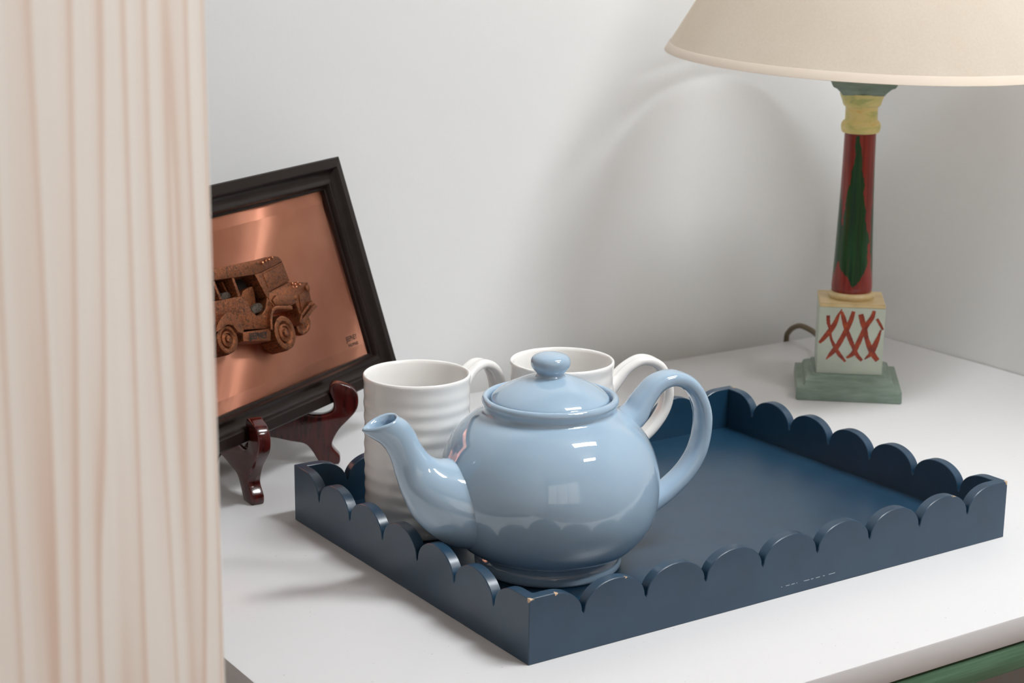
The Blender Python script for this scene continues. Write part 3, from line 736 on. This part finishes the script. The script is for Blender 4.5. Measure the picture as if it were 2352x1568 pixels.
def flat_text(body, size, x, z, name, parent, y=PY_ - 0.0001, sx=1.0, ital=0.0, m=None):
    me = text_mesh(body, size, size * 0.02)
    me.transform(Matrix(((sx, ital, 0, 0), (0, 0, -1, 0), (0, 1, 0, 0), (0, 0, 0, 1))))
    me.transform(Matrix.Translation((x, y, z)))
    me.materials.clear()
    return link(name, me, m or M_INK, parent, False)
def S_(s, h): return ((s / 1000) + FW / 2, h / 1000)     # traced mm (from the right outer edge, from the bottom) -> local
x_, z_ = S_(-50.5, 49.5); flat_text('JEEPNEY', 0.0068, x_, z_, 'caption', plate, sx=0.80)
x_, z_ = S_(-50.0, 42.9); flat_text('PHILIPPINES', 0.0043, x_, z_, 'caption', plate, sx=0.80)

KS, KH = 1780.0, 200.0    # how a traced outline slides over the plate (mm per m) with its assumed height
# --- jeepney relief (outlines traced in the plate plane, each at its own height above the plate)
def relief(name, pts, top, m, parent, base=PY_ + 0.0005, bev=0.0011, tops=None, tr=0.009):
    """tops: optional per-vertex heights (m toward the viewer)"""
    Tt = tops or [top] * len(pts)
    P = [S_(p[0] - (Tt[i] - 0.0118 - tr) * KS, p[1] + (Tt[i] - 0.0118 - tr) * KH) for i, p in enumerate(pts)]
    area = sum(P[i][0] * P[(i + 1) % len(P)][1] - P[(i + 1) % len(P)][0] * P[i][1] for i in range(len(P)))
    bm = bmesh.new(); n = len(P)
    T_ = tops or [top] * n
    a = [bm.verts.new((x, PY_ - T_[i], z)) for i, (x, z) in enumerate(P)]
    b = [bm.verts.new((x, base, z)) for x, z in P]
    fa = bm.faces.new(a); bm.faces.new(b[::-1])
    for i in range(n): bm.faces.new((a[i], a[(i + 1) % n], b[(i + 1) % n], b[i]))
    bmesh.ops.recalc_face_normals(bm, faces=bm.faces[:])
    if bev:
        es = [e for e in bm.edges if fa in e.link_faces]
        bmesh.ops.bevel(bm, geom=es, offset=bev, segments=2, affect='EDGES', profile=0.6, clamp_overlap=True)
    return from_bm(name, bm, m, parent, True, 40)
jp = relief('jeepney_body', [(-312, 130), (-312, 112), (-300, 112), (-283, 104), (-268, 112), (-254, 112), (-245, 104), (-243, 95), (-203, 88), (-198, 102), (-188, 106), (-192, 116), (-195, 117), (-201, 108), (-209, 103), (-218, 103), (-223, 108), (-226, 117), (-233, 124.5)], 0.016, M_ANT, frame, PY_ + 0.0003)
tag(jp, 'antiqued copper jeepney cast in relief')
relief('roof', [(-312, 158), (-240, 153.5), (-190, 151), (-178, 151), (-193, 146), (-197, 139), (-204, 138.5), (-262, 144), (-312, 148)], 0.0175, M_ANT, jp, bev=0.0025, tr=0.01)
relief('roof_front', [(-196, 138.7), (-193, 145), (-184, 148.5), (-170, 151), (-162, 149.5), (-157, 144), (-176, 141)], 0, M_ANT, jp, bev=0.0012, tops=[0.0165, 0.0175, 0.0165, 0.012, 0.010, 0.0095, 0.0125], tr=0.008)
relief('windshield', [(-195, 138.4), (-156.5, 143.8), (-153.5, 124.6), (-189, 119.5), (-194, 125)], 0, M_ANT, jp, bev=0.001, tops=[0.0145, 0.0085, 0.0085, 0.0145, 0.0155], tr=0.007)
relief('windshield_pane', [(-189, 137), (-159.5, 141), (-157, 127.5), (-186.5, 123.5)], 0, M_ANT, jp, bev=0.0006, tops=[0.0146, 0.0099, 0.0099, 0.0150], tr=0.007)
relief('hood', [(-192, 119.5), (-155.5, 124), (-125, 117.5), (-146, 110.8), (-149.5, 102), (-163, 100.5), (-187, 105), (-193, 114)], 0, M_ANT, jp, bev=0.0022, tops=[0.0150, 0.0095, 0.0095, 0.0150, 0.0165, 0.0172, 0.0172, 0.0165], tr=0.008)
relief('hood_side', [(-186, 111.5), (-178, 114.5), (-150, 109.5), (-152.5, 103), (-164, 102), (-184, 106)], 0.0182, M_ANT, jp, bev=0.0016, tr=0.008)
relief('grille', [(-146, 110.5), (-124, 117), (-127, 98.4), (-149, 89.1), (-150, 100.5)], 0, M_ANT, jp, bev=0.0008, tops=[0.0145, 0.009, 0.009, 0.0145, 0.015], tr=0.006)
relief('grille_panel', [(-141, 108), (-129, 111.5), (-131.5, 99), (-144, 94)], 0, M_ANT, jp, bev=0.0006, tops=[0.0148, 0.0118, 0.0118, 0.0152], tr=0.006)
for nm, poly, tp in (('bumper', [(-157, 84), (-153, 81), (-123, 92.5), (-125, 96)], 0.0165), ('bumper', [(-151, 91), (-149, 88.5), (-129, 97), (-130, 99.5)], 0.0160), ('bumper_post', [(-157, 84), (-151, 91.5), (-148.5, 90.5), (-153.5, 83)], 0.0165), ('bumper_post', [(-133, 95), (-129, 99.5), (-122.5, 93), (-126, 91.5)], 0.0145)):
    relief(nm, poly, tp, M_ANT, jp, bev=0.0008)
relief('running_board', [(-246, 93.5), (-204, 88), (-209.5, 77.5), (-248.5, 85.5)], 0.0172, M_ANT, jp, bev=0.0008, tr=0.01)
flat_text('JEEPNEY', 0.0080, *S_(-228 + 10.2, 85.6 - 1.1), 'stamped_name', jp, PY_ - 0.0176, 0.92, 0.0, M_BLACKENED).data.transform(
    Matrix.Translation((S_(-228 + 10.2, 85.6 - 1.1)[0], 0, S_(-228 + 10.2, 85.6 - 1.1)[1])) @ RY(R(8.5)) @ Matrix.Translation((-S_(-228 + 10.2, 85.6 - 1.1)[0], 0, -S_(-228 + 10.2, 85.6 - 1.1)[1])))
def arch(name, outer, w_, top, parent):
    f = crom(outer, 5); L_, Rr = [], []
    for i, (x, z) in enumerate(f):
        a, b = f[max(i - 1, 0)], f[min(i + 1, len(f) - 1)]; d = Vector((b[0] - a[0], b[1] - a[1])).normalized()
        L_.append((x, z)); Rr.append((x + d.y * w_, z - d.x * w_))
    return relief(name, L_ + Rr[::-1], top, M_ANT, parent, bev=0.0012, tr=0.012)
arch('front_fender', [(-207, 87), (-203, 97), (-197, 104), (-189, 106), (-176, 103.5), (-165, 101)], 3.6, 0.0200, jp)
relief('rear_fender', crom([(-285, 101), (-277, 109), (-264, 114), (-255, 112), (-248, 105), (-246, 93.5), (-254, 94.5), (-259, 101.5), (-267, 104), (-276, 101.5)], 4), 0.0200, M_ANT, jp, bev=0.0020, tr=0.012)
def wheel(cx, cz, rx, rz_, top, parent, rot=0.0, tr=0.012):
    """tyre with treads, rim groove and hub; ellipse in the plate plane"""
    dp = top - 0.0118 - tr; X, Z = S_(cx - dp * KS, cz + dp * KH); NS = 72; bm = bmesh.new(); rings = []
    prof = [(1.0, -0.0005, True), (1.0, top * 0.72, True), (0.93, top * 0.97, False), (0.84, top, False), (0.66, top * 0.99, False), (0.58, top * 0.90, False), (0.54, top * 0.88, False), (0.50, top * 0.97, False), (0.38, top * 1.0, False), (0.34, top * 0.93, False), (0.24, top * 0.95, False), (0.20, top * 1.06, False), (0.08, top * 1.09, False)]
    for r_, h_, tread in prof:
        ring = []
        for k in range(NS):
            th = 2 * math.pi * k / NS; rr = r_ * (1.0 if not tread or k % 2 else 0.935)
            x, z = rx * rr * math.cos(th), rz_ * rr * math.sin(th)
            xr, zr = x * math.cos(rot) - z * math.sin(rot), x * math.sin(rot) + z * math.cos(rot)
            ring.append(bm.verts.new((X + xr / 1000, PY_ - h_, Z + zr / 1000)))
        rings.append(ring)
    skin(bm, rings); bm.faces.new(rings[-1])
    return from_bm('wheel', bm, M_ANT, parent, True, 45)
wheel(-187.5, 80.0, 16.6, 16.8, 0.0190, jp)
wheel(-268.5, 92.0, 15.2, 13.8, 0.0180, jp, 0, 0.010)
wheel(-140.0, 80.5, 13.0, 9.5, 0.0060, jp, R(12), 0.0)
# cab interior, posts, seats
relief('cab_interior', [(-312, 148), (-262, 144), (-205, 138), (-190, 120), (-200, 105), (-226, 104), (-236, 122), (-312, 129)], 0.0016, M_BLACKENED, jp, bev=0, tr=-0.006)
relief('interior_pane', [(-231, 138.5), (-216, 137.5), (-213, 126), (-229, 128)], 0.0022, M_COPPER, jp, bev=0, tr=-0.006)
for poly, tp in (([(-238, 142), (-234.5, 142), (-232.5, 124), (-236.5, 124)], 0.0165), ([(-258, 143), (-255.5, 143), (-252.5, 132), (-255, 132)], 0.0080), ([(-266, 143.5), (-262.5, 143.5), (-259.5, 126), (-263.5, 127)], 0.0165), ([(-292, 146), (-288, 146), (-285.5, 127), (-289.5, 127)], 0.0165)):
    relief('window_post', poly, tp, M_ANT, jp, bev=0.0006)
relief('door_post', [(-204, 139), (-196, 139), (-189, 120), (-193, 113), (-196, 117), (-198.5, 124)], 0.0165, M_ANT, jp, bev=0.0008)
relief('seat_back', crom([(-227, 123), (-221, 128), (-208, 129.5), (-205, 127), (-208, 114), (-217, 111), (-222, 114)], 3), 0.0100, M_ANT, jp, bev=0.002, tr=0.004)
relief('seat_cushion', crom([(-220, 110), (-212, 113.5), (-204, 113), (-201, 109), (-207, 105), (-217, 105)], 3), 0.0125, M_PATINA, jp, bev=0.002, tr=0.006)
relief('rear_seat', crom([(-257, 126), (-252, 131), (-243, 131.5), (-238, 126)], 3), 0.0090, M_PATINA, jp, bev=0.002, tr=0.004)
bm = bmesh.new()
for (s_, h_, r_, p_) in ((-186, 146.5, 1.7, 0.0168), (-181, 147.5, 1.2, 0.0158), (-176, 148.0, 1.3, 0.0146), (-170.5, 149.2, 1.3, 0.0128), (-152, 121, 1.3, 0.0112), (-148, 119.5, 1.3, 0.0112), (-144, 120.5, 1.2, 0.0108), (-141, 118, 1.3, 0.0112), (-147, 116.5, 1.3, 0.0125), (-152, 117.5, 1.1, 0.0122)):
    dp = p_ - 0.0118 - 0.008; X, Z = S_(s_ - dp * KS, h_ + dp * KH); bm = bmesh.new(); bmesh.ops.create_icosphere(bm, subdivisions=2, radius=r_ / 1000 * 1.1, matrix=Matrix.Translation((X, PY_ - p_, Z)))
    from_bm('roof_lamp' if h_ > 130 else 'hood_stud', bm, M_STUD, jp, True, None)
bm = bmesh.new()
for (s_, h_, r_, p_) in ((-126.5, 112, 3.2, 0.0118), (-147.5, 106.5, 2.6, 0.0165)):
    dp = p_ - 0.0118 - 0.006; X, Z = S_(s_ - dp * KS, h_ + dp * KH); bmesh.ops.create_uvsphere(bm, u_segments=20, v_segments=12, radius=r_ / 1000, matrix=Matrix.Translation((X, PY_ - p_, Z)) @ Matrix.Diagonal((1, 0.5, 1, 1)))
    from_bm('headlamp', bm, M_ANT, jp, True, None); bm = bmesh.new()
